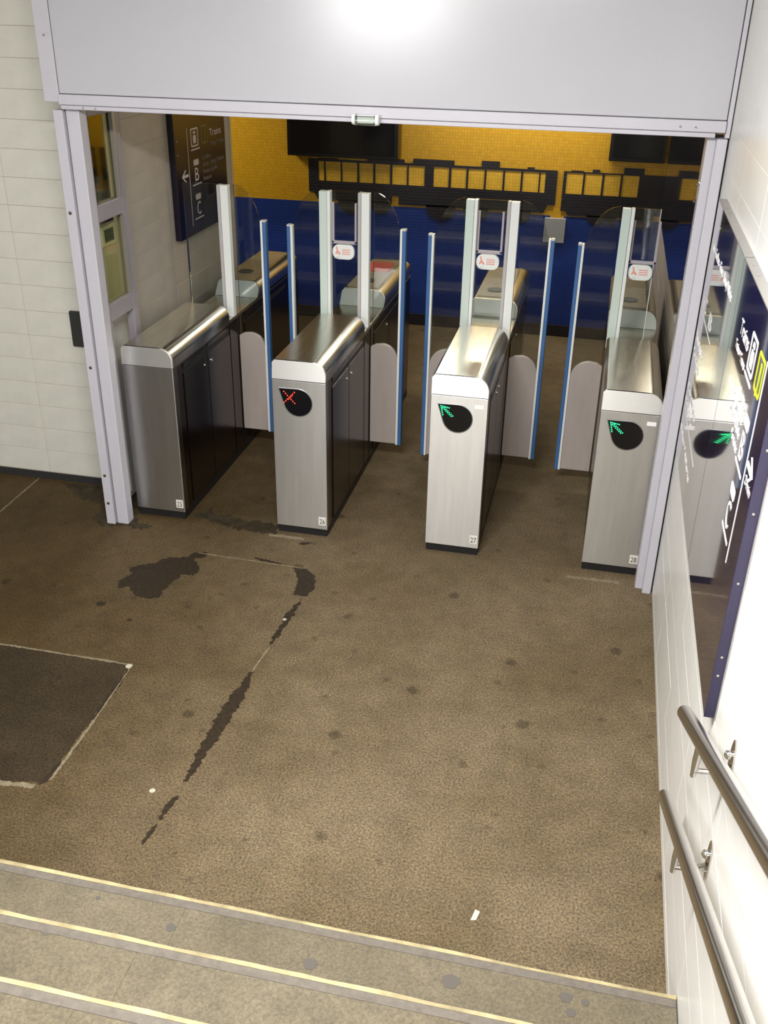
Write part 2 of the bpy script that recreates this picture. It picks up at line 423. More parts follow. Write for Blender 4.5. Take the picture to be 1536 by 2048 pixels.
# left wall (set back behind the shutter guide), stacked tiles
wl = structure(MB().box(-3.6, -0.14, 0.2925, 0.46, 0, 3.3).build('wall_left', M_grout))
CACHE = {}
def tile(parent, name, mtl, plane, c0, a0, a1, z0, z1, thick):
    """one tile. plane 'y': tile faces -y at y=c0; '+x' / '-x': faces +x / -x at x=c0; size a*z"""
    key = (name, mtl.name, plane, round(a1-a0, 3), round(z1-z0, 3))
    if key not in CACHE:
        A = a1-a0; H = z1-z0; b = 0.0012 if plane != '-x' else 0.0004; t = thick
        P = [(0, 0), (A, 0), (A, H), (0, H)]; Q = [(b, b), (A-b, b), (A-b, H-b), (b, H-b)]
        if plane == 'y': f = lambda p, d: (p[0], d, p[1])
        elif plane == '+x': f = lambda p, d: (-d, p[0], p[1])
        else: f = lambda p, d: (d, p[0], p[1])
        v = [f(p, t) for p in P] + [f(p, b) for p in P] + [f(p, 0) for p in Q]
        fc = [(8, 9, 10, 11)] + [(4+i, 4+(i+1) % 4, 8+(i+1) % 4, 8+i) for i in range(4)] + [(i, (i+1) % 4, 4+(i+1) % 4, 4+i) for i in range(4)]
        if plane == '+x': pass
        mb = MB(); mb.v = v; mb.f = fc
        o = mb.build(name, mtl, parent)
        CACHE[key] = o
    else:
        o = CACHE[key].copy(); COL.objects.link(o); o.parent = parent
    j = rnd.uniform(-0.0004, 0.0004)
    o.location = (a0, c0+j, z0) if plane == 'y' else (c0+j, a0, z0)
    return o
G = 0.0011
GR = 0.0005
ZJ = [0.048+0.1435*k for k in range(0, 23)]
for k in range(len(ZJ)-1):
    for x0, x1 in ((-1.91, -1.31), (-1.31, -0.71), (-0.71, -0.145)):
        tile(wl, 'tile', M_tile, 'y', 0.290, x0+G, x1-G, ZJ[k]+G, ZJ[k+1]-G, 0.008)
structure(MB().box(-3.6, -0.14, 0.285, 0.30, 0, 0.044).build('baseboard_left', M_dark))

# inner left wall of the gate passage
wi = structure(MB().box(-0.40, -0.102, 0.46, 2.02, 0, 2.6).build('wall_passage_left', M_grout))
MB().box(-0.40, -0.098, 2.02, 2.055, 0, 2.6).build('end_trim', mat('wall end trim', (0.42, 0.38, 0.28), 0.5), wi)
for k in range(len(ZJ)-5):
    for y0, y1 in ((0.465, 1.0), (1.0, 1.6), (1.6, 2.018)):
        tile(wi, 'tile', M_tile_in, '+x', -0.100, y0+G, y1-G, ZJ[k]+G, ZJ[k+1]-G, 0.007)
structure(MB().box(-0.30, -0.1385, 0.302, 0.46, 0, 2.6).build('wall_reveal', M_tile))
rv = structure(MB().box(-0.17, -0.1385, 0.0, 0.302, 0, 2.6).build('wall_shutter_side', M_tile))
MB().box(-0.1383, -0.1345, 0.02, 0.348, 1.572, 2.6).build('dark_board', M_black, rv)
so = thing('wall_socket', 'small white-framed dark box seen through the lower pane of the left frame', 'switch', (-0.1375, 0.262, 1.512))
MB().box(0.0, 0.012, -0.075, 0.075, -0.052, 0.050).build('frame', M_white, so, bevel=0.003)
MB().box(0.012, 0.0145, -0.050, 0.050, -0.034, 0.032).build('face', mat('dull green face', (0.10, 0.13, 0.09), 0.5, var=0.6, vscale=40), so, bevel=0.001)

# right wall: bright tiles before the lintel, duller beyond it
wr = structure(MB().box(XR+0.0010, 3.1, -7.6, 4.3, -0.1, 5.2).build('wall_right', M_grout_l))
YJ = [-1.37+0.6*k for k in range(-7, 3)]
for k in range(len(ZJ)-1):
    for j in range(len(YJ)-1):
        y0, y1 = YJ[j], YJ[j+1]
        if ZJ[k] < 0.30*(-y0-2.6)/0.51 - 0.6: continue
        if y0 > -0.2: continue
        tile(wr, 'tile', M_tile_r, '-x', XR, y0+GR, min(y1, -0.15)-GR, ZJ[k]+GR, ZJ[k+1]-GR, 0.006)
tile(wr, 'tile', M_tile_r, '-x', XR, -4.97, -0.152, 0.004, 0.046, 0.006)
for k in range(len(ZJ)-5):
    for y0, y1 in ((-0.03, 0.43), (0.43, 1.03), (1.03, 1.63), (1.63, 2.23), (2.23, 2.83), (2.83, 3.43), (3.43, 3.97)):
        tile(wr, 'tile', M_tile_in, '-x', XR, y0+G, y1-G, ZJ[k]+G, ZJ[k+1]-G, 0.006)

# ceilings and the unseen rest of the shell
structure(MB().box(-0.14, 3.1, 0.30, 4.3, 2.60, 2.72).build('ceiling', M_ceil))
structure(MB().box(-3.6, 3.1, -4.6, 0.46, 4.05, 4.2).build('ceiling', M_ceil))
structure(MB().box(-0.145, 3.1, 0.29, 0.46, 2.60, 4.1).build('wall_above_gates', M_wallpaint))
structure(MB().box(-2.6, -0.40, 0.46, 4.3, 2.60, 2.72).build('ceiling', M_ceil))
structure(MB().box(-0.42, -0.14, 0.46, 4.3, 2.60, 2.72).build('ceiling', M_ceil))
structure(MB().box(-3.75, -3.6, -7.6, 4.3, -0.1, 4.2).build('wall_far_left', M_wallpaint))

# back wall: yellow over blue mosaic with the black train frieze
wb = structure(MB().box(-3.6, 3.1, 4.0, 4.25, 0, 2.6).build('wall_back', M_yellow))
MB().box(-3.6, 2.86, 3.994, 4.0, 0, 1.030).build('blue_dado', M_bluem, wb)
MB().box(-3.6, 2.86, 3.975, 3.994, 0, 0.10).build('plinth_course', M_nightm, wb)

def train(name, x0, x1, z0, z1, wz0, wz1, wins, bumps, under):
    mb = MB(); Y0, Y1 = 3.986, 3.994
    xs = x0
    for a, b in wins:
        mb.box(xs, a, Y0, Y1, wz0, wz1); xs = b
    mb.box(xs, x1, Y0, Y1, wz0, wz1)
    mb.box(x0, x1, Y0, Y1, wz1, z1); mb.box(x0, x1, Y0, Y1, z0, wz0)
    for a, b, zt in bumps: mb.box(a, b, Y0, Y1, z1, zt)
    for poly in under: mb.prism(poly, 'y', Y0-0.0005, Y1)
    t = mb.build(name, M_nightm, wb)
    for a, b in wins:
        MB().box(a, b, 3.992, 3.997, wz0, wz1).build('carriage_window', M_yellow_w, t)
    return t
W1 = [(-0.051,-0.002),(0.011,0.146),(0.159,0.292),(0.310,0.433),(0.451,0.582),(0.600,0.730),(0.743,0.881),
      (0.959,1.087),(1.108,1.236),(1.253,1.388),(1.404,1.543),(1.559,1.692),(1.709,1.841),(1.853,1.894)]
def wheel(cx, r, z=1.06): return [(cx-r*1.25, z)] + arc(cx, z-0.0, r, r*1.0, 180, 360, 10) + [(cx+r*1.25, z)]
train('train_silhouette', -0.14, 1.99, 1.115, 1.392, 1.212, 1.372, W1,
      [(-0.05, 0.12, 1.40), (0.38, 0.705, 1.418), (0.78, 1.13, 1.430), (1.36, 1.51, 1.440), (1.74, 1.80, 1.408)],
      [[(-0.10, 1.12), (-0.06, 1.055), (0.10, 1.055), (0.60, 1.05), (0.60, 1.12)], [(0.66, 1.12), (0.66, 1.045), (1.90, 1.05), (1.93, 1.12)],
       wheel(0.24, 0.12), wheel(0.50, 0.10), wheel(1.03, 0.13), wheel(1.33, 0.11), wheel(1.70, 0.10)])
W2 = [(2.066,2.200),(2.216,2.353),(2.369,2.501),(2.516,2.647)]
train('train_silhouette', 2.04, 2.855, 1.075, 1.392, 1.215, 1.382, W2,
      [(2.10, 2.20, 1.40), (2.27, 2.33, 1.415), (2.52, 2.68, 1.44)],
      [[(2.08, 1.08), (2.10, 1.04), (2.80, 1.04), (2.80, 1.08)], wheel(2.33, 0.07, 1.05), wheel(2.45, 0.05, 1.05), wheel(2.70, 0.08, 1.05)])
MB().box(1.962, 2.075, 3.988, 3.9945, 1.0, 1.03).box(1.985, 2.05, 3.988, 3.9945, 1.03, 1.085).build('yellow_pedestal', M_yellow, wb)
nt_ = MB().box(1.920, 2.095, 3.962, 3.993, 0.815, 1.015).build('wall_notice', mat('grey notice', (0.33, 0.35, 0.38), 0.5, var=0.1), None, bevel=0.003)
tag(nt_, 'small square grey plate on the blue mosaic between the two black trains', 'plate')

for x0, x1, z0, lab in ((-0.285, 0.672, 1.426, 'wide black display housing on the yellow wall above the longer train frieze'),
                        (2.385, 2.82, 1.505, 'black display housing on the yellow wall above the shorter train frieze at the right')):
    t = thing('display_housing', lab, 'display', ((x0+x1)/2, 3.9, z0))
    w = (x1-x0)/2
    MB().box(-w, w, -0.05, 0.085, 0, 0.62).build('case', M_screen, t, bevel=0.006)
    MB().box(-w+0.03, w-0.03, -0.056, -0.048, 0.03, 0.59).build('screen', M_black, t, bevel=0.002)

# ------------------------------------------------------------------ shutter housing over the opening
sh = thing('shutter_housing', 'large lilac-grey sheet-metal shutter box above the gate opening', 'shutter box', (0, 0, 0))
MB().box(-0.068, 2.835, -0.160, 0.285, 2.232, 3.35).build('front_panel', M_panel, sh, bevel=0.004)
MB().box(-0.146, -0.071, -0.162, 0.285, 2.196, 3.35).build('side_flange', M_paint, sh, bevel=0.002)
MB().box(2.838, 2.856, -0.158, 0.285, 2.165, 3.35).build('side_flange', M_paint, sh, bevel=0.002)
MB().box(-0.0705, -0.0685, -0.150, 0.1, 2.2, 3.35).build('joint_gap', M_dark, sh)
MB().box(-0.072, 2.836, -0.172, -0.06, 2.186, 2.230).build('head_rail', M_paint, sh, bevel=0.003)
MB().box(-0.066, 2.80, -0.166, -0.06, 2.166, 2.184).build('lower_rail', M_paint, sh, bevel=0.003)
MB().box(-0.05, 2.836, -0.05, 0.285, 2.176, 2.19).build('soffit', M_paint, sh)
for x in (0.045, 0.105): MB().ball((x, -0.167, 2.176), 0.0045).build('screw', M_alu, sh)
MB().ball((-0.105, -0.163, 2.47), 0.006).build('screw', M_alu, sh)
for x in (2.66, 2.72): MB().ball((x, -0.175, 2.205), 0.005).build('screw', M_chrome, sh)

# jambs
jl = thing('shutter_guide', 'tall lilac-grey guide post left of the gate numbered 25, by the cream wall', 'door frame', (-0.07, -0.1, 0))
MB().box(-0.052, -0.004, -0.045, 0.034, 0.0, 2.16).build('outer_strip', M_paint, jl, bevel=0.002)
MB().box(-0.006, 0.0035, -0.015, 0.034, 0.0, 2.16).build('groove', M_dark, jl)
MB().box(0.003, 0.070, -0.030, 0.040, 0.0, 2.162).build('post', M_paint, jl, bevel=0.005)
for z in (0.13, 0.30, 0.92, 1.70): MB().ball((-0.030, -0.046, z), 0.0085, sc=(1, .5, 1)).build('bolt', M_bolt, jl)
jr = thing('shutter_guide', 'tall lilac-grey guide post against the white tiled wall, right of the gate numbered 28', 'door frame', (2.80, -0.1, 0))
MB().box(-0.025, 0.012, -0.020, 0.06, 0.0, 2.162).build('post', M_paint, jr, bevel=0.004)
MB().box(0.010, 0.052, -0.060, 0.10, 0.0, 2.162).build('outer_strip', M_paint, jr, bevel=0.004)
for z in (1.80, 1.98): MB().ball((-0.026, 0.0, z), 0.007, sc=(.5, 1, 1)).build('bolt', M_chrome, jr)
MB().box(-0.024, 0.0, 0.06, 0.10, 1.9, 2.16).build('corner_bracket', M_postgrey, jr, bevel=0.003)

# glazed frame folded back inside the left jamb
gf = thing('glazed_frame', 'narrow lilac-grey frame with two panes standing behind the left guide post', 'glazed door', (-0.05, 0, 0))
def fbox(nm, y0, y1, z0, z1, x0=-0.022, x1=0.022, mt=M_frame_shaded, par=gf, bv=0.003):
    return MB().box(x0, x1, y0, y1, z0, z1).build(nm, mt, par, bevel=bv)
fbox('stile', -0.040, -0.004, 0.15, 2.158)
fbox('stile', 0.262, 0.318, 0.02, 2.158)
fbox('rail', -0.004, 0.262, 2.118, 2.158)
fbox('rail', -0.004, 0.262, 1.630, 1.712)
fbox('rail', -0.004, 0.262, 1.125, 1.213)
fbox('bead', 0.250, 0.262, 1.213, 1.630, 0.005, 0.026, M_alu, bv=0.001)
fbox('bead', 0.236, 0.262, 1.712, 2.118, 0.005, 0.026, M_alu, bv=0.001)
fbox('pane', -0.004, 0.252, 1.712, 2.118, -0.004, 0.002, M_pane, bv=0)
fbox('pane', -0.004, 0.252, 1.213, 1.630, -0.004, 0.002, M_pane, bv=0)
fbox('strike_plate', -0.055, -0.025, 0.93, 1.03, 0.022, 0.031, M_white, bv=0.002)
# little office behind the panes: pale wall, framed picture seen through the lower pane
fbox('lower_panel', -0.036, 0.0, 0.15, 1.125, 0.022, 0.028, M_frame_shaded)

# motion sensor on the lintel
se = thing('motion_sensor', 'small clear round-ended sensor fixed under the middle of the lintel', 'sensor', (1.368, -0.198, 2.178))
MB().tube([(-0.045, 0, 0), (0.045, 0, 0)], 0.020, 18).build('lens', M_clear, se, smooth=True)
MB().box(-0.038, 0.038, -0.006, 0.012, -0.012, 0.022).build('reflector', M_white, se, bevel=0.004)
for s in (-1, 1): MB().tube([(s*0.044, 0, 0.004), (s*0.058, 0, 0.004)], [0.024, 0.021], 16).build('end_cap', M_white, se, smooth=True)

# dark blank plate on the cream wall
bpz = MB().prism(rrect(-0.43, -0.30, 0.872, 1.075, 0.008), 'y', 0.274, 0.289).build('cover_plate', mat('dark grey plate', (0.035, 0.037, 0.036), 0.5, var=0.2), None, bevel=0.002)
tag(bpz, 'dark grey blank plate on the cream tiles beside the left guide post', 'plate')

# ------------------------------------------------------------------ ticket gates
W = 0.287
def hood_profile(z0, z1, w, r):
    return [(0, z0), (w, z0)] + arc(w-r, z1-r, r, r, 0, 90, 8) + [(0.014, z1), (0.0, z1-0.014)]
def teardrop(cx, cz, r, tx, tz, n=26):
    d = Vector((tx-cx, tz-cz)); L = d.length; a = math.degrees(math.atan2(d.y, d.x)); b = math.degrees(math.acos(r/L))
    return [(tx, tz)] + arc(cx, cz, r, r, a+b, a+360-b, n)

def gate(x, number, label, left=True, right=True, bar=True, symbol=None, red_top=False, sticker=False):
    g = thing('ticket_gate', label, 'ticket gate', (x, 0, 0), 'ticket gates across the opening')
    # plinth and body
    MB().box(0.004, W-0.004, 0.012, 2.24, 0.0, 0.046).build('plinth', M_plinth, g)
    MB().box(0.004, W-0.006, 0.012, 2.25, 0.046, 0.90).build('body', M_side, g)
    fp = MB().box(0.0, W, 0.0, 0.013, 0.047, 0.897).build('front_panel', M_steel, g, bevel=0.002)
    # number plate
    npz = MB().box(0.239, 0.280, -0.0022, 0.0, 0.074, 0.122).build('number_plate', M_sticker, fp)
    # lettering is a sub-part of the front panel, next to its plate
    text('number', number, 0.043, M_ink, fp, (0.2595, -0.0026, 0.083), (1, 0, 0), (0, 0, 1), 'CENTER', 0.0004, 0.72)
    # fascia and hood
    pr = hood_profile(0.9, 1.0, W, 0.070)
    fm = MB().prism(pr, 'y', 0.0, 0.014)
    fm.v = [(a, b+(c-0.9)*0.10, c) for a, b, c in fm.v]
    fm.build('fascia', M_fascia, g, bevel=0.0015)
    hm = MB().prism(pr, 'y', 0.0145, 0.85)
    hm.v = [(a, b+((c-0.9)*0.10 if b < 0.1 else 0), c) for a, b, c in hm.v]
    hm.build('hood', M_hood, g, smooth=True)
    # side: trim, doors with finger recess and lock
    sx = W-0.006
    MB().box(sx, sx+0.005, 0.014, 0.060, 0.05, 0.895).build('side_trim', M_sidetrim, g, bevel=0.001)
    MB().box(sx, sx+0.003, 0.062, 0.118, 0.05, 0.895).build('side_trim', M_side, g, bevel=0.001)
    MB().box(sx, sx+0.0055, 0.014, 2.24, 0.888, 0.899).build('belt_strip', M_sidetrim, g, bevel=0.001)
    for y0, y1, ly in ((0.142, 0.480, 0.440), (0.488, 0.842, 0.535), (1.11, 1.52, 1.47), (1.53, 1.95, 1.58)):
        d = MB().box(sx, sx+0.005, y0, y1, 0.055, 0.828).box(sx, sx+0.005, y0, y1, 0.858, 0.884).build('access_door', M_side, g, bevel=0.0012)
        MB().box(sx, sx+0.0015, y0, y1, 0.828, 0.858).build('finger_recess', M_plinth, d)
        if y0 < 1.4:
            MB().tube([(sx+0.004, ly, 0.770), (sx+0.009, ly, 0.770)], 0.010, 12).build('lock', M_chrome, d, smooth=True)
    MB().box(sx, sx+0.0055, 0.852, 0.972, 0.055, 0.884).build('side_cover', M_side, g, bevel=0.001)
    MB().box(sx, sx+0.004, 0.976, 1.024, 0.055, 0.91).build('leaf_slot', M_gasket, g)
    # deck between the hoods
    MB().box(0.0, W, 0.851, 1.345, 0.9005, 0.912).build('deck', M_hood, g, bevel=0.003)
    # rear hood with reader
    rp = hood_profile(0.912, 1.0, W, 0.060)
    rm = MB().prism(rp, 'y', 1.352, 2.24)
    rm.v = [(a, b+((c-0.9)*0.9 if b < 1.4 else 0), c) for a, b, c in rm.v]
    rm.build('rear_hood', M_hood, g, smooth=True)
    rf = MB().prism([(0.002, 0.9125), (W-0.002, 0.9125)] + arc(W-0.062, 0.937, 0.060, 0.060, 0, 90, 6) + [(0.014, 0.997), (0.002, 0.984)], 'y', 1.338, 1.348)
    rf.v = [(a, b+(c-0.9)*0.9, c) for a, b, c in rf.v]
    rf.build('rear_hood_face', M_rearface, g)
    MB().prism(rrect(0.020, W-0.066, 1.47, 2.20, 0.012), 'z', 1.0005, 1.006).build('reader_top', M_beige_top, g, bevel=0.001)
    MB().prism(arc(0.12, 1.62, 0.050, 0.050, 0, 345, 23), 'z', 1.006, 1.011).build('reader_ring', M_ink, g)
    if red_top:
        MB().prism(rrect(0.035, 0.20, 1.86, 2.12, 0.03), 'z', 1.006, 1.009).build('reader_patch', M_red, g)
    # posts
    def post(x0, x1, mt1, x2, x3, mt2):
        p = MB().box(x0, x1, 0.928, 0.972, 0.912, 1.675).build('glass_post', mt1, g, bevel=0.002)
        MB().box(x2, x3, 0.924, 0.972, 0.912, 1.677).build('post_strip', mt2, p, bevel=0.002)
    if left: post(-0.002, 0.043, M_green_w, 0.045, 0.063, M_white)
    if right: 
        post(W-0.044, W+0.002, M_white, W-0.063, W-0.045, M_postgrey)
    # pane across the cabinet
    x1 = W-0.002 if right else 0.195
    x0 = 0.0
    MB().box(x0, x1, 0.978, 0.990, 0.912, 1.672).build('glass_pane', M_glass, g)
    if not left: MB().box(x0-0.004, x0-0.0005, 0.976, 0.992, 0.912, 1.672).build('pane_edge', M_gasket, g)
    if not right: MB().box(x1, x1+0.004, 0.976, 0.992, 0.912, 1.672).build('pane_edge', M_cap, g)
    if bar:
        u = MB().box(0.064, 0.076, 0.962, 0.976, 1.385, 1.612).box(0.196, 0.208, 0.962, 0.976, 1.385, 1.612).box(0.064, 0.208, 0.962, 0.976, 1.383, 1.400)
        u.build('sensor_bracket', M_lilacbar, g, bevel=0.002)
        lb = MB().prism(rrect(0.068, 0.196, 1.296, 1.380, 0.036, 6), 'y', 0.955, 0.976).build('warning_label', M_white, g, bevel=0.003)
        MB().prism([(0.088, 1.368), (0.095, 1.370), (0.101, 1.347), (0.116, 1.330), (0.110, 1.322), (0.098, 1.334), (0.089, 1.324), (0.084, 1.330), (0.093, 1.345)], 'y', 0.953, 0.955).build('pictogram', M_palered, lb)
        for k in range(3):
            MB().box(0.125, 0.172, 0.953, 0.955, 1.350-0.012*k, 1.355-0.012*k).build('print_line', M_palered, lb)
        for k in range(3):
            MB().box(0.080+0.012*k, 0.083+0.012*k, 0.953, 0.955, 1.300, 1.312).build('print_line', M_postgrey, lb)
    # swing leaves
    def leaf(side):
        if side > 0: X = lambda q: W + q; e = 0.170; zb = 0.158
        else: X = lambda q: 0 - q; e = 0.180; zb = 0.110
        lf = bpy.data.objects.new('gate_leaf', None); COL.objects.link(lf); lf.parent = g
        zs = 1.476 if side > 0 else 1.462
        top = [(X(0.012), 1.672)] + [(X(0.012+(e-0.012)*math.sin(t)), zs-0.08+(1.672-zs+0.08)*math.cos(t)) for t in [math.radians(a) for a in range(6, 84, 6)] if True]
        top = [p for p in top if p[1] > zs] + [(X(e), zs)]
        MB().prism([(X(0.012), zb+0.02), (X(e), zb+0.02)] + top[::-1], 'y', 0.996, 1.006).build('leaf_glass', M_glass, lf)
        c = 0.075
        pan = [(X(0.004), zb), (X(e), zb), (X(e), 0.700)]
        pan += [(X(c+(e-c)*math.cos(math.radians(t))), 0.700+0.100*math.sin(math.radians(t))) for t in range(12, 90, 12)]
        pan += [(X(c), 0.800), (X(0.035), 0.795), (X(0.004), 0.778)]
        MB().prism(pan, 'y', 0.988, 1.014).build('lower_panel', M_leaf, lf, bevel=0.003)
        s = side
        a, b = sorted((X(e), X(e+0.013))); MB().box(a, b, 0.980, 1.020, zb-0.004, zs+0.004).build('edge_strip', M_white, lf, bevel=0.002)
        a, b = sorted((X(e+0.0135), X(e+0.034))); MB().box(a, b, 0.980, 1.020, zb-0.004, zs-0.004).build('bumper', M_blue, lf, bevel=0.003)
        MB().box(a, b, 0.980, 1.020, zs-0.0035, zs+0.006).build('bumper_cap', M_cap, lf, bevel=0.002)
    if right: leaf(1)
    if left: leaf(-1)
    # status display
    if symbol:
        dsp = MB().prism(teardrop(0.139, 0.780, 0.074, 0.038, 0.852), 'y', -0.0015, 0.002).build('status_display', M_black, g, bevel=0.0012)
        rim = teardrop(0.139, 0.780, 0.078, 0.033, 0.8575); inn = teardrop(0.139, 0.780, 0.0745, 0.0375, 0.8525)
        mb = MB(); n = len(rim)
        for q, yy in ((rim, -0.0008), (inn, -0.0022)): mb.v += [(p[0], yy, p[1]) for p in q]
        mb.f = [(i, (i+1) % n, n+(i+1) % n, n+i) for i in range(n)]
        mb.build('display_rim', mat('display rim', (0.35, 0.35, 0.36), 0.3, 0.8), g, fix=False)
        dots = []
        if symbol == 'cross':
            for i in range(-3, 4):
                dots += [(0.0925+i*0.0095, 0.806+i*0.0100), (0.0925+i*0.0095, 0.806-i*0.0100)]
            dots += [(0.0925+i*0.0095+0.005, 0.806+i*0.0100) for i in (-1, 0, 1)]
            led = M_led_r; nm = 'red_cross'
        else:
            for i in range(6): dots += [(0.052+i*0.0085, 0.842-i*0.0015)]
            for i in range(1, 6): dots += [(0.053+i*0.0022, 0.842-i*0.0095)]
            for i in range(1, 7): dots += [(0.054+i*0.0086, 0.839-i*0.0080), (0.063+i*0.0086, 0.841-i*0.0080)]
            led = M_led_g; nm = 'green_arrow'
        mb = MB()
        for dx, dz in dots:
            mb.prism([(dx+0.0031*math.cos(k*1.0472), dz+0.0034*math.sin(k*1.0472)) for k in range(6)], 'y', -0.0028, -0.0012)
        mb.build(nm, led, dsp)
    if sticker:
        MB().box(0.222, 0.266, -0.0015, 0.0, 0.842, 0.862).build('blank_sticker', mat('pale sticker', (0.85, 0.85, 0.84), 0.5), fp)
    return g

gate(0.0, '25', 'dark ticket gate against the left wall, numbered 25, without a display on its front', left=False, bar=False)
gate(0.8325, '26', 'steel ticket gate numbered 26 showing a red cross', symbol='cross', red_top=True)
gate(1.665, '27', 'brightly lit steel ticket gate numbered 27 with a green arrow, right of the red-cross gate', symbol='arrow', sticker=True)
gate(2.4975, '28', 'steel ticket gate numbered 28 with a green arrow, close to the white tiled wall', right=False, symbol='arrow', sticker=True)

# ------------------------------------------------------------------ wayfinding boards
def train_picto(par, P, mt, s=1.0, y=0.0):
    """P(u,v) -> point on the face; frame, body and windscreen"""
    def poly(pts, nm, m_, t=0.0012):
        A = [P(u, v, 0.0002) for u, v in pts]; B = [P(u, v, t) for u, v in pts]
        mb = MB(); k = len(pts); mb.v = A+B
        mb.f = [tuple(range(k)), tuple(reversed(range(k, 2*k)))] + [((i+1) % k, i, k+i, k+(i+1) % k) for i in range(k)]
        mb.build(nm, m_, par)
    return poly
def board(loc, face_x, sgn, y_line, y_sign, z_off, mt, mtdim, mtJ, par, lbl=None):
    """the route block. sgn=+1: reading towards +y; sgn=-1: reading towards -y. Layout offsets are measured outward from the line."""
    ux = (0, sgn, 0); uz = (0, 0, 1)
    fx = face_x
    nx = sgn                                     # outward normal along x
    def P(u, v, d): return (fx + nx*d, y_sign*u + y_line, v + z_off)   # u measured from the line towards the lettering
    def poly(pts, nm, m_, t=0.0012, d0=0.0003):
        k = len(pts); mb = MB(); mb.v = [P(u, v, d0) for u, v in pts] + [P(u, v, t) for u, v in pts]
        mb.f = [tuple(range(k)), tuple(reversed(range(k, 2*k)))] + [((i+1) % k, i, k+i, k+(i+1) % k) for i in range(k)]
        return mb.build(nm, m_, par)
    def ring(x0, x1, z0, z1, w, nm, m_):
        a = rrect(x0, x1, z0, z1, 0.010); b = rrect(x0+w, x1-w, z0+w, z1-w, 0.006); n = len(a)
        mb = MB(); mb.v = [P(u, v, 0.0003) for u, v in a+b] + [P(u, v, 0.0012) for u, v in a+b]
        for i in range(n):
            j = (i+1) % n
            mb.f += [(i, j, n+j, n+i), (2*n+i, 2*n+j, 3*n+j, 3*n+i), (i, j, 2*n+j, 2*n+i), (n+i, n+j, 3*n+j, 3*n+i)]
        return mb.build(nm, m_, par)
    poly([(-0.003, 1.37), (0.003, 1.37), (0.003, 1.935), (-0.003, 1.935)], 'divider_line', mt)
    # arrow pointing away from the lettering
    A = [(-0.115, 1.672), (-0.062, 1.708), (-0.050, 1.703), (-0.088, 1.680), (-0.018, 1.680), (-0.018, 1.664), (-0.088, 1.664), (-0.050, 1.641), (-0.062, 1.636)]
    poly(A, 'arrow', mt)
    far = sgn < 0                                # mirrored board: pictogram beyond the line letter
    pz = 0.125 if far else 0.0
    ring(0.055+pz, 0.168+pz, 1.820, 1.925, 0.009, 'pictogram_frame', mt)
    poly([(u+pz, v) for u, v in [(0.092, 1.838), (0.131, 1.838), (0.135, 1.862), (0.130, 1.885), (0.093, 1.885), (0.088, 1.862)]], 'train_pictogram', mt)
    poly([(u+pz, v) for u, v in [(0.094, 1.892), (0.129, 1.892), (0.124, 1.907), (0.099, 1.907)]], 'train_pictogram', mt)
    poly([(u+pz, v) for u, v in [(0.048, 1.800), (0.185, 1.800), (0.185, 1.808), (0.048, 1.808)]], 'underline', mt)
    jz = -0.188 if far else 0.0
    ring(0.212+jz, 0.315+jz, 1.822, 1.925, 0.009 if far else 0.007, 'line_frame', mtJ)
    def T(nm, s, size, u0, u1, v, m_, sq=None):
        """lettering whose start (as read) is u0 for sgn*y_sign>0, else ends at u0"""
        fwd = (sgn*y_sign > 0)
        start = P(u0 if fwd else u1, v, 0.0006)
        o = text(nm, s, size, m_, par, (0, 0, 0), (1, 0, 0), (0, 0, 1), 'LEFT', 0.0004)
        me = o.data; xs = [q.co.x for q in me.vertices]; w0, w1 = min(xs), max(xs)
        k = (u1-u0)/(w1-w0)
        for q in me.vertices:
            xx = (q.co.x-w0)*k; zz = q.co.z; dd = q.co.y
            q.co = Vector(start) + Vector((nx*(0.0009 if dd < 0 else 0.0), sgn*xx, zz))
        import bmesh
        b = bmesh.new(); b.from_mesh(me); bmesh.ops.recalc_face_normals(b, faces=b.faces); b.to_mesh(me); b.free()
        return o
    T('line_letter', 'J', 0.10, 0.250+jz, 0.280+jz, 1.838, mtJ)
    tz = -0.022 if far else 0.0
    T('lettering', 'Trains', 0.062, 0.352+tz, 0.548+tz, 1.850, mt)
    T('lettering', 'Trains + Trams', 0.036, 0.355+tz, 0.585+tz, 1.795, mtdim)
    for k, (s, wd) in enumerate((('Conflans', 0.14), ("Gisors - Boissy l'Aillerie", 0.36), ('Mantes la Jolie', 0.235), ('Pontoise', 0.135))):
        T('lettering', s, 0.037, 0.212+tz, 0.212+tz+wd, 1.730-0.0415*k, mtdim)
    for zt, L_ in ((1.730, 'B'), (1.530, 'C')):
        poly(rrect(0.072, 0.152, zt-0.018, zt+0.016, 0.010), 'exit_tag', mt)
        T('line_letter', L_, 0.112, 0.084, 0.142, zt-0.108, mt)
        poly([(0.040, zt-0.132), (0.178, zt-0.132), (0.178, zt-0.124), (0.040, zt-0.124)], 'underline', mt)
    return P

# left board inside the passage (reads towards +y, arrow at its near end)
bl = thing('direction_board', 'dark board on the inner left wall, reading Trains, B and C, arrow to the left', 'sign', (0, 0, 0))
MB().box(-0.099, -0.060, 1.035, 1.84, 1.315, 2.36).build('board_box', M_navy_in, bl, bevel=0.003)
board(None, -0.060, 1, 1.222, 1, 0.0, M_print_in, M_print_dim, M_olive, bl)
for z in (1.88, 1.803): MB().ball((-0.059, 1.062, z), 0.006).build('rivet', M_chrome, bl)

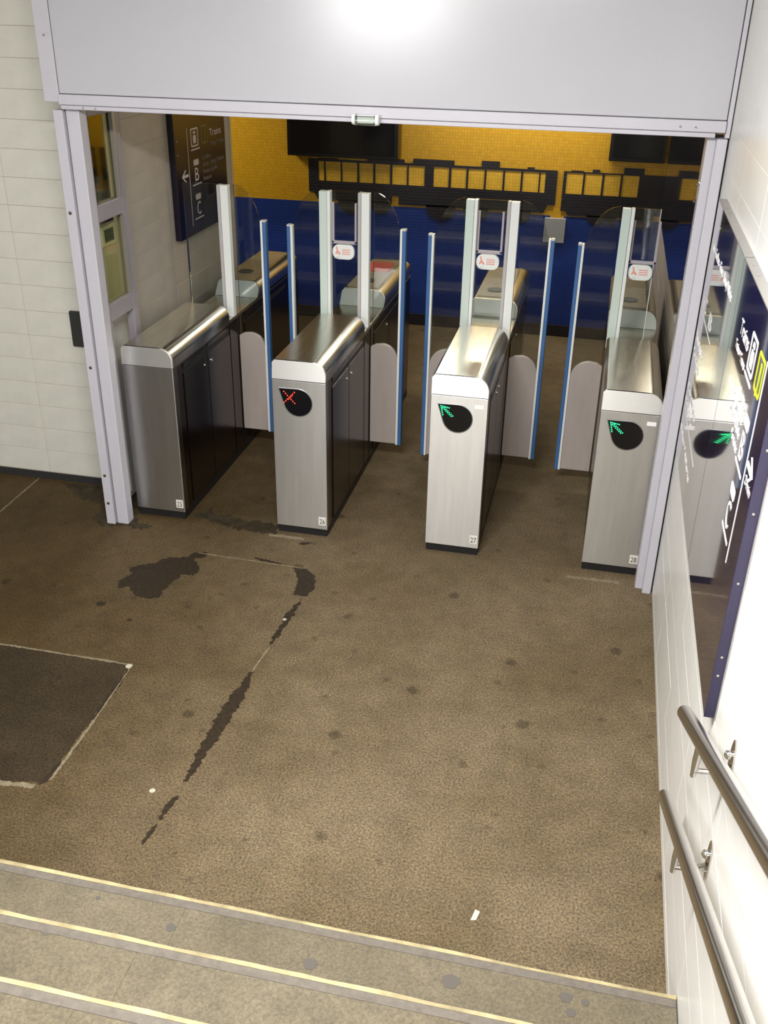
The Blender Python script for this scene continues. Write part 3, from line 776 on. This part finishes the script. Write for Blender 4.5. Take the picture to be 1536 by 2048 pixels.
# right board beside the stairs: two glossy sheets in an aluminium edge
brd = thing('direction_board', 'long glossy navy board on the white right wall, mirroring the gates, arrow to the right', 'sign', (0, 0, 0))
for y0, y1 in ((-1.398, -0.42), (-2.262, -1.402)):
    MB().box(2.830, 2.859, y0, y1, 0.918, 1.972).build('board_sheet', M_navy, brd, bevel=0.0008)
MB().box(2.829, 2.8595, -2.262, -1.41, 1.9725, 1.977).box(2.829, 2.8595, -1.39, -0.42, 1.9725, 1.977).build('top_edge', M_alu, brd, bevel=0.0008)
MB().box(2.829, 2.8595, -2.2665, -2.2622, 0.918, 1.977).build('end_edge', M_navy_edge, brd, bevel=0.0008)
MB().box(2.8565, 2.8597, -2.276, -2.2667, 0.918, 1.977).build('edge_bead', M_alu, brd)
P = board(None, 2.830, -1, -2.112, 1, -0.048, M_print, M_print, M_lime, brd)
for z in (1.06, 1.12, 1.35, 1.55, 1.72): MB().ball((2.843, -2.267, z), 0.004, sc=(1, .5, 1)).build('screw', M_alu, brd)
for y in (-0.62, -0.70, -1.5, -1.62): MB().ball((2.846, y, 1.978), 0.004, sc=(1, 1, .5)).build('screw', M_alu, brd)
def rp(pts, nm):
    k = len(pts); mb = MB(); mb.v = [(2.8297, a, b) for a, b in pts] + [(2.8288, a, b) for a, b in pts]
    mb.f = [tuple(range(k)), tuple(reversed(range(k, 2*k)))] + [((i+1) % k, i, k+i, k+(i+1) % k) for i in range(k)]
    return mb.build(nm, M_print, brd)
def rtext(s, ya, yb, z, size, nm='lettering'):
    o = text(nm, s, size, M_print, brd, (0, 0, 0), (1, 0, 0), (0, 0, 1), 'LEFT', 0.0004)
    xs = [q.co.x for q in o.data.vertices]; w0, w1 = min(xs), max(xs); k = (ya-yb)/(w1-w0)
    for q in o.data.vertices:
        q.co = Vector((2.8295-(0.0009 if q.co.y < 0 else 0.0), ya-(q.co.x-w0)*k, z+q.co.z))
    return o
# small print under the arrow
rtext('2 min', -2.138, -2.235, 1.575, 0.034)
# the far sheet: faint rows of smaller print
rtext("Trains - Conflans - Gisors - Boissy l'Aillerie", -0.47, -1.27, 1.800, 0.050)
rtext('C  B', -0.50, -0.88, 1.575, 0.085, 'line_letter')
rp([(-0.43, 1.552), (-0.93, 1.552), (-0.93, 1.558), (-0.43, 1.558)], 'underline')
rtext('Mantes la Jolie', -0.44, -0.75, 1.430, 0.048); rtext('Pontoise', -0.44, -0.74, 1.365, 0.048)
rtext('Conflans', -0.46, -0.88, 1.225, 0.048); rtext('Gisors', -0.46, -0.80, 1.165, 0.042)
rp([(-0.46, 1.135), (-1.09, 1.135), (-1.09, 1.140), (-0.46, 1.140)], 'underline')
rtext("Boissy l'Aillerie", -0.46, -1.02, 1.035, 0.040)

# board on the inner right wall
bi = thing('direction_board', 'dark glossy board on the inner right wall above the gate numbered 28', 'sign', (0, 0, 0))
MB().box(2.815, 2.853, 0.46, 3.30, 1.20, 2.36).build('board_box', M_navy, bi, bevel=0.003)
for z in (1.80, 1.88): MB().ball((2.815, 0.52, z), 0.005).build('rivet', M_chrome, bi)

# ------------------------------------------------------------------ staircase
st = thing('staircase', 'pale stone stairs with worn yellowish nosings in the foreground', 'stairs', (0, -2.58, 0))
STEP_H, STEP_D = 0.1767, 0.300
for k in range(10):
    y = -k*STEP_D; z = (k+1)*STEP_H
    s_ = MB().box(-3.59, 2.858, y-STEP_D-0.02, y-0.012, -0.08 if k < 2 else z-0.42, z-0.0301).build('step', M_step, st)
    for x0, x1 in ((-3.59, -0.22), (-0.2195, 1.4001), (1.4007, 2.856)):
        MB().box(x0, x1, y-STEP_D+0.0005, y-0.0125, z-0.030, z).build('tread_slab', M_step, s_, bevel=0.0004)
    # nosing: worn lip, slightly wandering
    mb = MB(); n = 90; xs = [-3.59+(6.446)*i/n for i in range(n+1)]
    prev = None; r2 = random.Random(100+k); o_ = 0
    for i in range(n+1):
        o_ = o_*0.6 + r2.uniform(-0.0022, 0.0022)
        yy = y + o_; b0 = len(mb.v)
        mb.v += [(xs[i], y-0.014, z-0.045), (xs[i], yy, z-0.045), (xs[i], yy+0.001, z-0.006), (xs[i], yy-0.004, z+0.0015), (xs[i], y-0.016, z+0.0018)]
        if prev is not None:
            for j in range(5):
                q = (j+1) % 5
                mb.f.append((prev+j, prev+q, b0+q, b0+j))
        prev = b0
    mb.f += [(0, 1, 2, 3, 4), tuple(prev+j for j in (4, 3, 2, 1, 0))]
    mb.build('nosing', M_nosing, s_)
    MB().box(-3.59, 2.855, y-0.042, y-0.0165, z+0.0002, z+0.0014).build('grip_strip', M_grip, s_)
for n_, (x, y, k, r_) in enumerate(((1.825, -0.141, 0, 0.022), (2.231, -0.104, 0, 0.026), (2.554, -0.079, 0, 0.018), (2.570, -0.124, 0, 0.014), (2.608, -0.082, 0, 0.012), (1.385, -0.118, 0, 0.016), (1.123, -0.069, 0, 0.008), (1.13, -0.032, 1, 0.020))):
    pts = [(x+r_*math.cos(a)*(1+0.15*math.sin(3*a)), y-k*STEP_D+r_*0.9*math.sin(a)) for a in [i*math.pi/6 for i in range(12)]]
    MB().prism(pts, 'z', (k+1)*STEP_H-0.0005, (k+1)*STEP_H+0.0012).build('gum_spot', mat('old gum', (0.10, 0.088, 0.075), 0.8), st)

# ------------------------------------------------------------------ handrails
def rail(label, y0, z0, x0, slope, r, length, brackets):
    t = thing('handrail', label, 'handrail', (x0, y0, z0), None)
    d = Vector((0, -1, slope)).normalized()
    pts = [Vector((0, 0, 0)) + d*q for q in (-0.006, -0.002, 0.004, 0.014, length)]
    MB().tube(pts, [r*0.45, r*0.80, r*0.95, r, r], 24).build('tube', M_rail, t, smooth=True)
    for b in brackets:
        p = d*b; wx = XR - x0
        leg = MB().tube([p+Vector((0, 0, -r*0.7)), p+Vector((0, 0.01, -r-0.05)), p+Vector((0, 0.015, -r-0.105))], [0.011, 0.010, 0.007], 12)
        leg.build('bracket_leg', M_rail, t, smooth=True)
        MB().tube([p+Vector((0.001, 0.012, -r-0.085)), p+Vector((wx*0.5, 0.006, -r-0.075)), p+Vector((wx-0.004, 0, -r-0.045))], 0.007, 10).build('bracket_arm', M_rail, t, smooth=True)
        c = p+Vector((wx-0.0045, 0, -r-0.025))
        pl = MB().prism([(c.y+0.026*math.cos(a_*math.pi/12), c.z+0.062*math.sin(a_*math.pi/12)) for a_ in range(24)], 'x', c.x, c.x+0.0042).build('wall_plate', M_rail, t)
        MB().ball((c.x-0.006, c.y, c.z+0.016), 0.013).build('plate_knob', M_chrome, pl, smooth=True)
        MB().ball((c.x-0.002, c.y, c.z-0.042), 0.005).build('plate_screw', M_chrome, pl, smooth=True)
    return t
rail('upper satin steel handrail along the white tiled wall beside the stairs', -2.255, 0.915, 2.78, 0.522, 0.0215, 3.0, (0.35, 1.7, 2.8))
rail('lower satin steel handrail on the white tiled wall, beneath the other rail', -2.200, 0.555, 2.78, 0.521, 0.0200, 3.0, (0.42, 1.7, 2.8))

# ------------------------------------------------------------------ litter
sc_ = MB().prism([(0, 0), (0.018, 0.006), (0.026, 0.040), (0.010, 0.046)], 'z', 0.0, 0.002).build('paper_scrap', M_paper)
sc_.location = (2.245, -2.32, 0.0005); tag(sc_, 'small pale paper scrap on the floor near the lowest step', 'litter')

# ------------------------------------------------------------------ luminaires
for i, (nm, c, aim, sx, sy, wt, col) in enumerate(LAMPS):
    c = Vector(c); d = (Vector(aim)-c).normalized()
    q = d.to_track_quat('-Z', 'Y')
    L = bpy.data.lights.new('lamp_light', 'AREA'); L.shape = 'RECTANGLE'; L.size = sx; L.size_y = sy
    L.energy = wt; L.color = col
    lo = bpy.data.objects.new('lamp_light', L)
    COL.objects.link(lo)
    where = ('long white ceiling lamp over the stairs', 'added unseen white light behind the viewpoint for the glow on the shutter panel', 'warm lamp above the cream tiled wall',
             'long warm ceiling lamp over the gates', 'long warm ceiling lamp before the yellow wall', 'added unseen warm light behind the inner left wall, brightening the yellow mosaic')[i]
    t = thing('ceiling_lamp', where, 'lamp', c, None)
    t.rotation_mode = 'QUATERNION'; t.rotation_quaternion = q
    MB().box(-sx/2-0.03, sx/2+0.03, -sy/2-0.03, sy/2+0.03, 0.006, 0.05).build('housing', M_white, t, bevel=0.004)
    lo.parent = t; lo.location = (0, 0, -0.002)
